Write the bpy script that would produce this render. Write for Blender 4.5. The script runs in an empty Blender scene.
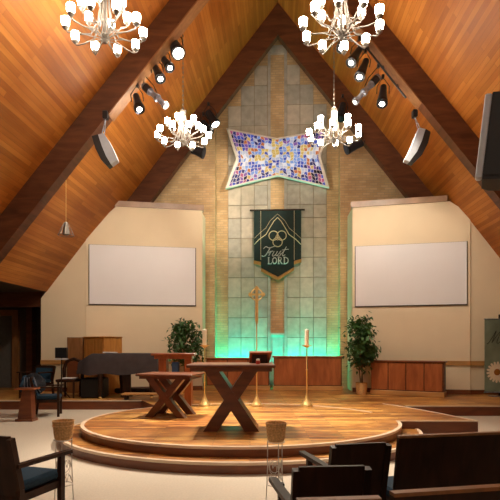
import bpy, math, random
from mathutils import Vector, Matrix
random.seed(11)
sc = bpy.context.scene
COL = sc.collection
TH = math.radians(3.0)
CT, ST = math.cos(TH), math.sin(TH)
H = 1.55
# ------------------------------------------------------------------ measuring helpers (500 px focal length)
def P(px, py, d):
    xc = (px - 250) / 500 * d
    return Vector((xc * CT - d * ST, xc * ST + d * CT, H + (345 - py) / 500 * d))
def C(xc, d, z=0.0):
    return Vector((xc * CT - d * ST, xc * ST + d * CT, z))
def RY(px, py, Y):
    r = P(px, py, 1.0); t = Y / r.y
    return Vector((r.x * t, Y, H + (r.z - H) * t))
def G(px, py, z):
    return P(px, py, 500 * (H - z) / (py - 345))
ZR, M, X0 = 11.55, 1.28, 0.05
def ceil_z(x): return ZR - M * abs(x - X0)

# ------------------------------------------------------------------ materials
MATS = {}
def nodes(name):
    m = bpy.data.materials.new(name); m.use_nodes = True
    nt = m.node_tree; b = nt.nodes['Principled BSDF']
    MATS[name] = m
    return m, nt, b
def lk(nt, a, b): nt.links.new(a, b)
def simple(name, col, rough=0.6, metal=0.0, noise=0.12, scale=12, bump=0.0, spec=None):
    m, nt, b = nodes(name)
    tc = nt.nodes.new('ShaderNodeTexCoord'); n = nt.nodes.new('ShaderNodeTexNoise')
    n.inputs['Scale'].default_value = scale; n.inputs['Detail'].default_value = 4
    lk(nt, tc.outputs['Object'], n.inputs['Vector'])
    r = nt.nodes.new('ShaderNodeValToRGB')
    r.color_ramp.elements[0].position = 0.3; r.color_ramp.elements[1].position = 0.7
    r.color_ramp.elements[0].color = tuple(c * (1 - noise) for c in col) + (1,)
    r.color_ramp.elements[1].color = tuple(min(1, c * (1 + noise)) for c in col) + (1,)
    lk(nt, n.outputs['Fac'], r.inputs['Fac']); lk(nt, r.outputs['Color'], b.inputs['Base Color'])
    b.inputs['Roughness'].default_value = rough; b.inputs['Metallic'].default_value = metal
    if spec is not None: b.inputs['Specular IOR Level'].default_value = spec
    if bump:
        bm = nt.nodes.new('ShaderNodeBump'); bm.inputs['Strength'].default_value = bump
        lk(nt, n.outputs['Fac'], bm.inputs['Height']); lk(nt, bm.outputs['Normal'], b.inputs['Normal'])
    return m
def glow(name, col, strength, base=None):
    m, nt, b = nodes(name)
    b.inputs['Base Color'].default_value = (base or col) + (1,)
    b.inputs['Emission Color'].default_value = col + (1,)
    b.inputs['Emission Strength'].default_value = strength
    b.inputs['Roughness'].default_value = 0.4
    return m
def grain(name, c1, c2, rough=0.35, axis=(1, 8, 8), scale=3.0, spec=0.5):
    m, nt, b = nodes(name)
    tc = nt.nodes.new('ShaderNodeTexCoord'); mp = nt.nodes.new('ShaderNodeMapping')
    mp.inputs['Scale'].default_value = axis
    n = nt.nodes.new('ShaderNodeTexNoise'); n.inputs['Scale'].default_value = scale; n.inputs['Detail'].default_value = 5
    n.inputs['Distortion'].default_value = 0.6
    r = nt.nodes.new('ShaderNodeValToRGB'); r.color_ramp.elements[0].position = 0.3; r.color_ramp.elements[1].position = 0.72
    r.color_ramp.elements[0].color = c1 + (1,); r.color_ramp.elements[1].color = c2 + (1,)
    lk(nt, tc.outputs['Object'], mp.inputs['Vector']); lk(nt, mp.outputs['Vector'], n.inputs['Vector'])
    lk(nt, n.outputs['Fac'], r.inputs['Fac']); lk(nt, r.outputs['Color'], b.inputs['Base Color'])
    b.inputs['Roughness'].default_value = rough; b.inputs['Specular IOR Level'].default_value = spec
    return m
def planks(name, c1, c2, c3, seam, plank_w, plank_l, rough, use_uv=True, spec=0.5, seam_size=0.004, blotch=None, gw=0.5):
    m, nt, b = nodes(name)
    tc = nt.nodes.new('ShaderNodeTexCoord'); src = tc.outputs['UV' if use_uv else 'Object']
    br = nt.nodes.new('ShaderNodeTexBrick')
    br.inputs['Scale'].default_value = 1; br.inputs['Brick Width'].default_value = plank_l
    br.inputs['Row Height'].default_value = plank_w; br.inputs['Mortar Size'].default_value = seam_size
    br.inputs['Mortar Smooth'].default_value = 0.2; br.offset = 0.37; br.offset_frequency = 2
    br.inputs['Color1'].default_value = (0, 0, 0, 1); br.inputs['Color2'].default_value = (1, 1, 1, 1)
    br.inputs['Mortar'].default_value = (0.5, 0.5, 0.5, 1)
    lk(nt, src, br.inputs['Vector'])
    mp = nt.nodes.new('ShaderNodeMapping'); mp.inputs['Scale'].default_value = (1.2, 14, 14) if use_uv else (4, 30, 30)
    lk(nt, src, mp.inputs['Vector'])
    n = nt.nodes.new('ShaderNodeTexNoise'); n.inputs['Scale'].default_value = 1.0; n.inputs['Detail'].default_value = 5
    n.inputs['Distortion'].default_value = 0.8
    lk(nt, mp.outputs['Vector'], n.inputs['Vector'])
    mx = nt.nodes.new('ShaderNodeMath'); mx.operation = 'MULTIPLY_ADD'; mx.inputs[1].default_value = 0.5
    lk(nt, br.outputs['Color'], mx.inputs[0])
    sb = nt.nodes.new('ShaderNodeMath'); sb.operation = 'SUBTRACT'; sb.inputs[1].default_value = (gw-.5)*.5
    ml = nt.nodes.new('ShaderNodeMath'); ml.operation = 'MULTIPLY'; ml.inputs[1].default_value = gw
    lk(nt, n.outputs['Fac'], ml.inputs[0]); lk(nt, ml.outputs[0], sb.inputs[0]); lk(nt, sb.outputs[0], mx.inputs[2])
    r = nt.nodes.new('ShaderNodeValToRGB'); e = r.color_ramp.elements
    e[0].position = 0.15; e[0].color = c1 + (1,); e[1].position = 0.85; e[1].color = c3 + (1,)
    k = e.new(0.5); k.color = c2 + (1,)
    lk(nt, mx.outputs[0], r.inputs['Fac'])
    out = r.outputs['Color']
    if blotch:
        n2 = nt.nodes.new('ShaderNodeTexNoise'); n2.inputs['Scale'].default_value = blotch[1]; n2.inputs['Detail'].default_value = 3
        lk(nt, src, n2.inputs['Vector'])
        r2 = nt.nodes.new('ShaderNodeValToRGB'); r2.color_ramp.elements[0].position = .4; r2.color_ramp.elements[1].position = .62
        lk(nt, n2.outputs['Fac'], r2.inputs['Fac'])
        mb = nt.nodes.new('ShaderNodeMix'); mb.data_type = 'RGBA'; mb.blend_type = 'MULTIPLY'
        mb.inputs['B'].default_value = blotch[0] + (1,)
        lk(nt, r2.outputs['Color'], mb.inputs['Factor']); lk(nt, out, mb.inputs['A']); out = mb.outputs['Result']
    ms = nt.nodes.new('ShaderNodeMix'); ms.data_type = 'RGBA'; ms.inputs['B'].default_value = seam + (1,)
    lk(nt, br.outputs['Fac'], ms.inputs['Factor']); lk(nt, out, ms.inputs['A'])
    lk(nt, ms.outputs['Result'], b.inputs['Base Color'])
    b.inputs['Roughness'].default_value = rough; b.inputs['Specular IOR Level'].default_value = spec
    return m
def bricks(name, c1, c2, mortar, bw=0.22, rh=0.075):
    m, nt, b = nodes(name)
    tc = nt.nodes.new('ShaderNodeTexCoord'); s = nt.nodes.new('ShaderNodeSeparateXYZ'); c = nt.nodes.new('ShaderNodeCombineXYZ')
    lk(nt, tc.outputs['Object'], s.inputs[0])
    ad = nt.nodes.new('ShaderNodeMath'); ad.operation = 'ADD'
    lk(nt, s.outputs['X'], ad.inputs[0]); lk(nt, s.outputs['Y'], ad.inputs[1])
    lk(nt, ad.outputs[0], c.inputs['X']); lk(nt, s.outputs['Z'], c.inputs['Y'])
    br = nt.nodes.new('ShaderNodeTexBrick'); br.inputs['Scale'].default_value = 1
    br.inputs['Brick Width'].default_value = bw; br.inputs['Row Height'].default_value = rh
    br.inputs['Mortar Size'].default_value = 0.008
    br.inputs['Color1'].default_value = c1 + (1,); br.inputs['Color2'].default_value = c2 + (1,); br.inputs['Mortar'].default_value = mortar + (1,)
    lk(nt, c.outputs[0], br.inputs['Vector'])
    n = nt.nodes.new('ShaderNodeTexNoise'); n.inputs['Scale'].default_value = 1.6; n.inputs['Detail'].default_value = 6
    lk(nt, tc.outputs['Object'], n.inputs['Vector'])
    r = nt.nodes.new('ShaderNodeValToRGB'); r.color_ramp.elements[0].position = .3; r.color_ramp.elements[1].position = .7
    r.color_ramp.elements[0].color = (.78, .76, .72, 1); r.color_ramp.elements[1].color = (1.1, 1.08, 1.05, 1)
    lk(nt, n.outputs['Fac'], r.inputs['Fac'])
    mb = nt.nodes.new('ShaderNodeMix'); mb.data_type = 'RGBA'; mb.blend_type = 'MULTIPLY'; mb.inputs['Factor'].default_value = 1
    lk(nt, br.outputs['Color'], mb.inputs['A']); lk(nt, r.outputs['Color'], mb.inputs['B'])
    lk(nt, mb.outputs['Result'], b.inputs['Base Color']); b.inputs['Roughness'].default_value = .85
    bp = nt.nodes.new('ShaderNodeBump'); bp.inputs['Strength'].default_value = .3; bp.inputs['Distance'].default_value = .01
    lk(nt, br.outputs['Fac'], bp.inputs['Height']); bp.invert = True; lk(nt, bp.outputs['Normal'], b.inputs['Normal'])
    return m

planks('ceiling_boards', (.29, .092, .013), (.42, .142, .021), (.54, .21, .038), (.20, .07, .012), .098, 2.7, .5, spec=.25, seam_size=.003, blotch=((.72, .60, .46), .35))
grain('beam_wood', (.070, .023, .009), (.145, .048, .018), .5, (1, 1, 5), 1.6, .3)
planks('stage_planks', (.15, .048, .012), (.47, .20, .040), (.85, .50, .14), (.06, .02, .008), .083, 1.3, .38, use_uv=False, spec=.4, seam_size=.004, blotch=((.62, .46, .38), .8), gw=1.3)
grain('riser_wood', (.12, .03, .010), (.22, .062, .018), .35, (1, 1, 6), 2.0)
grain('cherry', (.27, .072, .021), (.42, .125, .036), .38, (5, 5, 1), 2.2)
grain('cherry_top', (.20, .052, .016), (.34, .10, .03), .3, (1, 6, 6), 2.2)
grain('table_wood', (.085, .024, .010), (.16, .046, .017), .32, (1, 5, 5), 2.2)
grain('dark_walnut', (.018, .0065, .0028), (.045, .016, .007), .5, (5, 5, 1), 2.5, .25)
grain('oak_cabinet', (.42, .16, .03), (.62, .27, .06), .45, (6, 6, 1), 2)
grain('pale_nosing', (.62, .47, .34), (.76, .60, .45), .4, (1, 1, 1), 3)
grain('rail_wood', (.42, .2, .06), (.55, .28, .09), .45, (1, 6, 6), 2)
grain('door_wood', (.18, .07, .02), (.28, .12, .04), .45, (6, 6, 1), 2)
bricks('tan_brick', (.55, .365, .18), (.66, .47, .26), (.48, .36, .22))
simple('stone_warm', (.47, .41, .32), .75, noise=.14, scale=5, bump=.1)
simple('stone_grey', (.41, .38, .32), .75, noise=.16, scale=5, bump=.1)
simple('stone_pale', (.53, .47, .38), .75, noise=.14, scale=5, bump=.1)
simple('grout', (.27, .23, .17), .9)
simple('cream_paint', (.76, .63, .44), .8, noise=.02, scale=2)
simple('cap_trim', (.36, .23, .15), .35, noise=.25, scale=2.5)
simple('carpet', (.56, .49, .40), .95, noise=.07, scale=40, bump=.2)
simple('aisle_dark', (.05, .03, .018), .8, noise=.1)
simple('screen_white', (.74, .72, .74), .6, noise=.02, scale=1)
simple('screen_frame', (.10, .09, .08), .5)
simple('black_metal', (.012, .012, .014), .4, metal=.3)
simple('lamp_black', (.02, .022, .03), .3, metal=.4)
simple('steel', (.26, .29, .36), .3, metal=.6, noise=.35)
simple('nickel', (.20, .175, .15), .45, metal=.6, noise=.05)
simple('wire', (.50, .46, .42), .4, metal=.3)
simple('brass', (.85, .60, .24), .35, metal=.6, noise=.08)
simple('speaker_grey', (.46, .51, .58), .5, noise=.05)
simple('speaker_black', (.008, .008, .01), .5)
simple('blue_fabric', (.012, .045, .085), .9, noise=.2, scale=60, bump=.1)
simple('cover_cloth', (.045, .033, .036), .8, noise=.15, scale=6)
simple('coat_black', (.012, .014, .02), .9)
simple('coat_pale', (.16, .18, .24), .9)
simple('paper', (.75, .75, .74), .8, noise=.03)
simple('book_blue', (.03, .10, .30), .6)
simple('book_red', (.45, .05, .03), .6)
simple('leaf', (.035, .10, .022), .5, noise=.45, scale=3)
simple('stem', (.13, .08, .04), .8)
simple('wicker', (.55, .31, .12), .75, noise=.3, scale=60, bump=.5)
simple('wicker_rim', (.62, .37, .16), .7, noise=.3, scale=60, bump=.3)
simple('candle_wax', (.86, .80, .66), .5, noise=.03)
simple('banner_green', (.003, .022, .019), .8, noise=.2, scale=8)
simple('banner_gold', (.62, .55, .33), .6)
simple('banner_fringe', (.36, .20, .05), .8, noise=.3, scale=50)
simple('banner_text', (.45, .50, .46), .7)
simple('lead_frame', (.72, .67, .58), .5, noise=.05)
simple('poster_green', (.20, .26, .19), .7, noise=.25, scale=2.5)
simple('poster_ink', (.02, .03, .02), .7)
simple('petal', (.85, .78, .60), .7, noise=.05)
simple('daisy_eye', (.30, .12, .01), .7)
glow('shade_glass', (1.0, .90, .74), 44.0)
glow('fill_glow', (1.0, .90, .74), 22.0)
glow('spot_lens', (1.0, .93, .82), 7.0)
glow('bulb', (1.0, .9, .75), 3.0)
glow('green_tube', (.0, 1.0, .60), 12.0)
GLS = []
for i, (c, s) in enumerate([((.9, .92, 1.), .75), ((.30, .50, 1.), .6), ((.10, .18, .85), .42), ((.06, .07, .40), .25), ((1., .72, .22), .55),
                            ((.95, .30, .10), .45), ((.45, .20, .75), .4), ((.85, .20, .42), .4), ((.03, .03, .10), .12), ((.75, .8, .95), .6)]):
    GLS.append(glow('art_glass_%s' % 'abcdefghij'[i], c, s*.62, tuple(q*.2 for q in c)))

# ------------------------------------------------------------------ mesh builder
class MB:
    def __init__(s): s.v = []; s.f = []; s.mi = []; s.uv = {}
    def add(s, vs, fs, mi=0, T=None):
        n = len(s.v)
        for q in vs:
            q = Vector(q)
            if T: q = T @ q
            s.v.append(q)
        for f in fs: s.f.append([n + i for i in f]); s.mi.append(mi)
        return s
    def bx(s, x0, x1, y0, y1, z0, z1, mi=0, T=None, bev=0):
        if bev:
            b = min(bev, abs(x1-x0)/2.2, abs(y1-y0)/2.2, abs(z1-z0)/2.2)
            vs = []
            for zx, ins in ((z0, b), (z0 + b, 0), (z1 - b, 0), (z1, b)):
                for (x, y) in ((x0+ins+b*.5*(ins==0), y0+ins), (x1-ins-b*.5*(ins==0), y0+ins), (x1-ins, y0+ins+b*.5*(ins==0)), (x1-ins, y1-ins-b*.5*(ins==0)),
                               (x1-ins-b*.5*(ins==0), y1-ins), (x0+ins+b*.5*(ins==0), y1-ins), (x0+ins, y1-ins-b*.5*(ins==0)), (x0+ins, y0+ins+b*.5*(ins==0))):
                    vs.append((x, y, zx))
            fs = [list(range(7, -1, -1)), list(range(24, 32))]
            for r in range(3):
                for i in range(8):
                    j = (i + 1) % 8
                    fs.append([r*8+i, r*8+j, r*8+8+j, r*8+8+i])
            return s.add(vs, fs, mi, T)
        vs = [(x0,y0,z0),(x1,y0,z0),(x1,y1,z0),(x0,y1,z0),(x0,y0,z1),(x1,y0,z1),(x1,y1,z1),(x0,y1,z1)]
        return s.add(vs, [(3,2,1,0),(4,5,6,7),(0,1,5,4),(1,2,6,5),(2,3,7,6),(3,0,4,7)], mi, T)
    def bar(s, a, b, w, h, mi=0, up=(0, 0, 1)):
        a = Vector(a); b = Vector(b); d = (b - a); L = d.length; d.normalize()
        u = Vector(up); x = d.cross(u)
        if x.length < 1e-4: x = Vector((1, 0, 0))
        x.normalize(); u = x.cross(d)
        vs = [a+x*w/2*i+u*h/2*j for (i, j) in ((-1,-1),(1,-1),(1,1),(-1,1))] + [b+x*w/2*i+u*h/2*j for (i, j) in ((-1,-1),(1,-1),(1,1),(-1,1))]
        return s.add(vs, [(3,2,1,0),(4,5,6,7),(0,1,5,4),(1,2,6,5),(2,3,7,6),(3,0,4,7)], mi)
    def tube(s, pts, r, n=8, mi=0, cap=True):
        pts = [Vector(p) for p in pts]; rings = []
        if not isinstance(r, (list, tuple)): r = [r] * len(pts)
        prev = None; vs = []
        for i, p in enumerate(pts):
            t = (pts[min(i+1, len(pts)-1)] - pts[max(i-1, 0)]).normalized()
            if prev is None:
                ref = Vector((0, 0, 1)) if abs(t.z) < .9 else Vector((1, 0, 0))
                x = t.cross(ref).normalized()
            else:
                x = (prev - t * prev.dot(t)).normalized()
            prev = x; y = t.cross(x)
            for k in range(n):
                a = 2*math.pi*k/n
                vs.append(p + (x*math.cos(a) + y*math.sin(a)) * r[i])
        fs = []
        for i in range(len(pts)-1):
            for k in range(n):
                j = (k+1) % n
                fs.append((i*n+k, i*n+j, (i+1)*n+j, (i+1)*n+k))
        if cap:
            fs.append(list(range(n-1, -1, -1))); fs.append([(len(pts)-1)*n+k for k in range(n)])
        return s.add(vs, fs, mi)
    def lathe(s, prof, c=(0, 0, 0), n=20, mi=0, T=None):
        vs = []; fs = []
        for (r, z) in prof:
            for k in range(n):
                a = 2*math.pi*k/n
                vs.append((c[0]+r*math.cos(a), c[1]+r*math.sin(a), c[2]+z))
        for i in range(len(prof)-1):
            for k in range(n):
                j = (k+1) % n
                fs.append((i*n+k, i*n+j, (i+1)*n+j, (i+1)*n+k))
        fs.append(list(range(n-1, -1, -1))); fs.append([(len(prof)-1)*n+k for k in range(n)])
        return s.add(vs, fs, mi, T)
    def prism(s, poly, z0, z1, mi=0, T=None):
        n = len(poly)
        vs = [(x, y, z0) for x, y in poly] + [(x, y, z1) for x, y in poly]
        fs = [list(range(n-1, -1, -1)), list(range(n, 2*n))] + [(i, (i+1) % n, n+(i+1) % n, n+i) for i in range(n)]
        return s.add(vs, fs, mi, T)
    def slabY(s, poly, y0, y1, mi=0, T=None):   # poly in (x, z), extruded along y
        n = len(poly)
        vs = [(x, y0, z) for x, z in poly] + [(x, y1, z) for x, z in poly]
        fs = [list(range(n)), list(range(2*n-1, n-1, -1))] + [((i+1) % n, i, n+i, n+(i+1) % n) for i in range(n)]
        return s.add(vs, fs, mi, T)
    def build(s, name, mats, parent=None, smooth=False, loc=None, rz=0.0, fix=True):
        me = bpy.data.meshes.new(name)
        me.from_pydata([tuple(v) for v in s.v], [], s.f)
        if not isinstance(mats, (list, tuple)): mats = [mats]
        for m in mats: me.materials.append(MATS[m] if isinstance(m, str) else m)
        me.polygons.foreach_set('material_index', s.mi)
        if fix:
            import bmesh
            bm = bmesh.new(); bm.from_mesh(me); bmesh.ops.recalc_face_normals(bm, faces=bm.faces); bm.to_mesh(me); bm.free()
        if smooth:
            me.polygons.foreach_set('use_smooth', [True] * len(me.polygons))
            try: me.set_sharp_from_angle(angle=math.radians(40))
            except Exception: pass
        me.update()
        o = bpy.data.objects.new(name, me); COL.objects.link(o)
        if parent: o.parent = parent
        if loc is not None: o.location = loc
        o.rotation_euler.z = rz
        return o
def tag(o, label=None, cat=None, group=None, kind=None):
    if label: o['label'] = label
    if cat: o['category'] = cat
    if group: o['group'] = group
    if kind: o['kind'] = kind
    return o
def thing(name, label, cat, loc=(0, 0, 0), rz=0.0, group=None):
    o = bpy.data.objects.new(name, None); COL.objects.link(o); o.empty_display_size = .1
    o.location = loc; o.rotation_euler.z = rz
    return tag(o, label, cat, group)
def copy_tree(o, parent=None):
    c = o.copy(); COL.objects.link(c)
    if parent: c.parent = parent
    for ch in [x for x in COL.objects if x.parent == o]: copy_tree(ch, c)
    return c
def struct(mb, name, mats, **k):
    return tag(mb.build(name, mats, **k), kind='structure')

# ------------------------------------------------------------------ room shell
ZC = .22                        # level of the rear chancel floor
YB = 16.0
YF = -5.0
XE = 6.62                       # eaves
ze = ZR - M * (XE)
def roof(name, sgn):
    me = bpy.data.meshes.new(name)
    th = .15
    xr, xe = X0, X0 + sgn * XE
    zt, zb = ZR, ceil_z(X0 + sgn*XE)
    L = math.hypot(XE, ZR - zb)
    vs = [(xr, YF, zt), (xe, YF, zb), (xe, YB+.3, zb), (xr, YB+.3, zt), (xr, YF, zt+th), (xe, YF, zb+th), (xe, YB+.3, zb+th), (xr, YB+.3, zt+th)]
    fs = [(0, 1, 2, 3), (7, 6, 5, 4), (0, 4, 5, 1), (1, 5, 6, 2), (2, 6, 7, 3), (3, 7, 4, 0)]
    me.from_pydata(vs, [], fs); uv = me.uv_layers.new(name='UVMap')
    cc = {0: (YF, 0), 1: (YF, L), 2: (YB+.3, L), 3: (YB+.3, 0)}
    for p in me.polygons:
        for li in p.loop_indices:
            vi = me.loops[li].vertex_index % 4
            u, v = cc[vi]; uv.data[li].uv = (u + (3.3 if sgn > 0 else 0), v)
    me.materials.append(MATS['ceiling_boards'])
    o = bpy.data.objects.new(name, me); COL.objects.link(o); tag(o, kind='structure')
roof('ceiling', -1); roof('ceiling', 1)
# low flat ceilings over the side aisles
for s in (-1, 1):
    x0, x1 = sorted((X0 + s*XE, X0 + s*10.2))
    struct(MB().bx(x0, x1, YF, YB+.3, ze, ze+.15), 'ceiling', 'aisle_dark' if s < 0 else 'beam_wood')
struct(MB().bx(-10.2, 10.3, YF, YB+.3, -.2, 0), 'floor', 'carpet')
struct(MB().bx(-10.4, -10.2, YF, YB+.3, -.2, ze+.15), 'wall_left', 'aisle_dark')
struct(MB().bx(10.3, 10.5, YF, YB+.3, -.2, ze+.15), 'wall_right', 'cream_paint')
struct(MB().slabY([(-10.2, 0), (10.3, 0), (10.3, ze), (X0+XE, ze), (X0, ZR), (X0-XE, ze), (-10.2, ze)], YF-.2, YF), 'wall_front', 'cream_paint')
# brick gable wall
zc4 = ceil_z(5.2)
struct(MB().slabY([(-5.2, 0), (5.2, 0), (5.2, ceil_z(5.2)), (X0, ZR), (-5.2, ceil_z(-5.2))], YB, YB+.25), 'wall_back', 'tan_brick')
# projecting centre bay of brick
Y1 = YB - .14
xa, xb = RY(213, 300, Y1).x, RY(342, 300, Y1).x
struct(MB().slabY([(xa, 0), (xb, 0), (xb, ceil_z(xb)), (X0, ZR), (xa, ceil_z(xa))], Y1, YB-.002), 'wall_center', 'tan_brick')
YP = 15.5
pa, pb = RY(215, 300, YP).x, RY(340, 300, YP).x
xg = 5.2
struct(MB().slabY([(-xg, 0), (pa, 0), (pa, ceil_z(pa)+.02), (-xg, ceil_z(-xg)+.02)], YP, YB-.001), 'wall_pier_left', 'tan_brick')
struct(MB().slabY([(pb, 0), (xg, 0), (xg, ceil_z(xg)+.02), (pb, ceil_z(pb)+.02)], YP, YB-.001), 'wall_pier_right', 'tan_brick')
# stone cladding laid over the bay, stepped towards the top
Y2 = Y1 - .05
st = MB()
cols = [228, 241, 254.3, 267.6]
colsR = [287, 300, 313.4, 326.8]
tops_L = {0: 105, 1: 85, 2: 65}
tops_R = {0: 65, 1: 85, 2: 105}
def zy(py): return RY(276, py, Y2).z
def xx(px): return RY(px, 300, Y2).x
rows = [65, 85, 105, 125, 145, 165, 185, 205, 218, 238, 257.5, 277.5, 297.5, 317.5, 337.5, 358, 380]
g = .009
back = MB()
for side, cs, tops in ((0, cols, tops_L), (1, colsR, tops_R)):
    for i in range(3):
        xs0, xs1 = xx(cs[i]), xx(cs[i+1])
        back.bx(xs0, xs1, Y2+.02, Y1, zy(385), zy(tops[i]))
        rr = [r for r in rows if r >= tops[i]]
        for a, b_ in zip(rr[:-1], rr[1:]):
            st.bx(xs0+g, xs1-g, Y2, Y2+.03, zy(b_)+g, zy(a)-g, mi=random.choice([0, 1, 1, 2, 0]), bev=.008)
# frame stones round the tall centre strip
st.bx(xx(267.8), xx(270.6), Y2-.03, Y1, zy(385), zy(50), mi=1)
st.bx(xx(284.2), xx(287), Y2-.03, Y1, zy(385), zy(50), mi=1)
st.bx(xx(267.8), xx(287), Y2-.04, Y1, zy(54), zy(46), mi=1)
st.bx(xx(271), xx(284), Y2-.10, Y1, zy(335), zy(333), mi=2)
st.bx(xx(270.6), xx(284.2), Y2, Y1, zy(385), zy(335.2), mi=1)
struct(back, 'wall_center', 'grout')
struct(st, 'wall_center', ['stone_warm', 'stone_grey', 'stone_pale'])

# angled plastered panels with the screens on them
def wall_line(name, a, b, ztop, thick, mat, cut=True, z0=0.0):
    """a, b: plan points seen from the front left to right; body goes back from the face"""
    a = Vector((a[0], a[1])); b = Vector((b[0], b[1])); d = (b-a).normalized(); n = Vector((-d.y, d.x))
    N = 12; top = []
    for i in range(N+1):
        p = a + (b-a)*i/N
        top.append(min(ztop, ceil_z(p.x)+.02) if cut else ztop)
    m = MB(); vs = []
    for i in range(N+1):
        p = a + (b-a)*i/N; q = p + n*thick
        vs += [(p.x, p.y, z0), (p.x, p.y, top[i]), (q.x, q.y, z0), (q.x, q.y, top[i])]
    fs = []
    for i in range(N):
        k = 4*i
        fs += [(k, k+4, k+5, k+1), (k+2, k+3, k+7, k+6), (k+1, k+5, k+7, k+3), (k, k+2, k+6, k+4)]
    fs += [(0, 1, 3, 2), (4*N, 4*N+2, 4*N+3, 4*N+1)]
    m.add(vs, fs)
    return struct(m, name, mat)
def dL(px):   # depth of left panel face along its line
    t = (px-86)/(202.5-86); return 1/((1-t)/14.25 + t/14.84)
def dR(px):
    t = (px-352.5)/(470-352.5); return 1/((1-t)/14.22 + t/13.48)
LP0, LP1 = P(86, 300, 14.25), P(202.5, 300, 14.84)
RP0, RP1 = P(352.5, 300, 14.22), P(470.3, 300, 13.48)
wall_line('wall_panel_left', LP0, LP1, 5.54, .22, 'cream_paint')
wall_line('wall_panel_right', RP0, RP1, 5.46, .22, 'cream_paint')
LW = P(41, 300, 14.33); RWp = P(512, 300, 13.5)
wall_line('wall_wing_left', LW, LP0 + Vector((.03, .03, 0)), 5.5, .2, 'cream_paint')
wall_line('wall_wing_right', RP1 - Vector((.03, -.03, 0)), RWp, 5.5, .2, 'cream_paint')
# side returns back to the brick wall
for nm, p, s in (('wall_return_left', LP1, -1), ('wall_return_right', RP0, 1)):
    x0, x1 = sorted((p.x + s*.02, p.x + s*.2))
    struct(MB().bx(x0, x1, p.y+.02, YP, 0, 5.5), nm, 'cream_paint')
# cap mouldings
def strip_on(a, b, z0, z1, out, inn, name, mat, e0=0., e1=0.):
    a = Vector((a[0], a[1])); b = Vector((b[0], b[1])); d = (b-a).normalized(); n = Vector((-d.y, d.x))
    a = a - d*e0; b = b + d*e1
    q = [a - n*out, b - n*out, b + n*inn, a + n*inn]
    return struct(MB().prism([(v.x, v.y) for v in q], z0, z1), name, mat)
k = (5.62-ZR)/-M
tL = (Vector((-k+X0, 0)) - LP0.xy).x / (LP1.x - LP0.x)
strip_on(LP0.xy + (LP1-LP0).xy*(tL-.03), LP1, 5.54, 5.70, .03, .24, 'trim_1', 'cap_trim', 0, .04)
tR = (k+X0 - RP0.x)/(RP1.x-RP0.x)
strip_on(RP0, RP0.xy + (RP1-RP0).xy*(tR-.01), 5.46, 5.62, .03, .24, 'trim_2', 'cap_trim', .04, 0)
# chair rails and baseboards
for i, (a, b) in enumerate(((LW, LP0), (LP0, LP1), (RP0, RP1), (RP1, RWp))):
    strip_on(a, b, 1.0, 1.12, .035, 0, 'trim_%d' % (3+i), 'rail_wood')
    strip_on(a, b, ZC, ZC+.12, .03, 0, 'baseboard_%s' % ('left', 'panel_left', 'panel_right', 'right')[i], 'riser_wood')
# rear wall of the left aisle with its dark doorway and wood casing
yw = 15.2
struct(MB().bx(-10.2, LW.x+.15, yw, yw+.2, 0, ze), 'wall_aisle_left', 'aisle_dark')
struct(MB().bx(RWp.x-.15, 10.3, 13.7, 13.9, 0, ze), 'wall_aisle_right', 'cream_paint')
dx0, dx1 = RY(-22, 330, yw).x, RY(18, 330, yw).x
zt = RY(10, 312, yw).z
dc = MB().bx(dx1-.14, dx1+.06, yw-.10, yw, 0, zt).bx(dx0-.16, dx0, yw-.10, yw, 0, zt).bx(dx0-.16, dx1+.06, yw-.11, yw, zt-.12, zt+.06)
struct(dc, 'trim_7', 'door_wood')
dd = MB().bx(dx0, dx1-.14, yw-.03, yw+.01, 0, zt-.12)  # dark slab stands in for the shade inside the open doorway
struct(dd, 'doorway_shade_1', 'screen_frame')
struct(MB().bx(LW.x-.9, LW.x-.72, 14.9, 15.19, 0, ze), 'trim_8', 'beam_wood')
struct(MB().bx(-10.2, LW.x-.02, 14.1, 14.35, ze-.42, ze), 'trim_9', 'beam_wood')

# ------------------------------------------------------------------ laminated beams
def frame_half(name, s, x_apex, z_apex, V, ya, yb, thick):
    """ya depth at apex, yb depth at the foot"""
    x1 = X0 + s*(XE+.1); N = 1
    A0 = (x_apex, z_apex + .12); A1 = (x1, z_apex + .12 - M*abs(x1 - x_apex))
    B0 = (x_apex, z_apex - V); B1 = (x1, z_apex - V - M*abs(x1 - x_apex))
    vs = []
    for dy in (0, thick):
        vs += [(A0[0], ya+dy, A0[1]), (A1[0], yb+dy, A1[1]), (B1[0], yb+dy, B1[1]), (B0[0], ya+dy, B0[1])]
    fs = [(0, 1, 2, 3), (4, 7, 6, 5), (0, 4, 5, 1), (1, 5, 6, 2), (2, 6, 7, 3), (3, 7, 4, 0)]
    return struct(MB().add(vs, fs), name, 'beam_wood')
FY = 14.62
frame_half('trim_10', -1, X0, ZR, .93, FY, FY, .25)
frame_half('trim_11', 1, X0, ZR, .93, FY, FY, .25)
frame_half('trim_12', -1, X0, ZR, .74, 10.35, 9.95, .3)
frame_half('trim_13', 1, X0, ZR, .74, 11.05, 11.05, .3)

def lit_underside(name, s, xa_, xb_, y0):  # lighter board stands in for the light on the beam's underside
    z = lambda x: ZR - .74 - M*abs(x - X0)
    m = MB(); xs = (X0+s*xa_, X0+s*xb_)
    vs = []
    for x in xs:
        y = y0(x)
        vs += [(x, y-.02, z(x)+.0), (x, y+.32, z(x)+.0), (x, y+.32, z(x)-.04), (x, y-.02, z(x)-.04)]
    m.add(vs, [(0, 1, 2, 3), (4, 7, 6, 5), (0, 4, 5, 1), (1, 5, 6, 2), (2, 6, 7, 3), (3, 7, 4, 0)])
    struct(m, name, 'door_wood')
lit_underside('trim_20', -1, .1, 3.5, lambda x: 10.35 - .4*abs(x-X0)/(XE+.1))
lit_underside('trim_21', 1, .1, 3.1, lambda x: 11.05)
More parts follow.
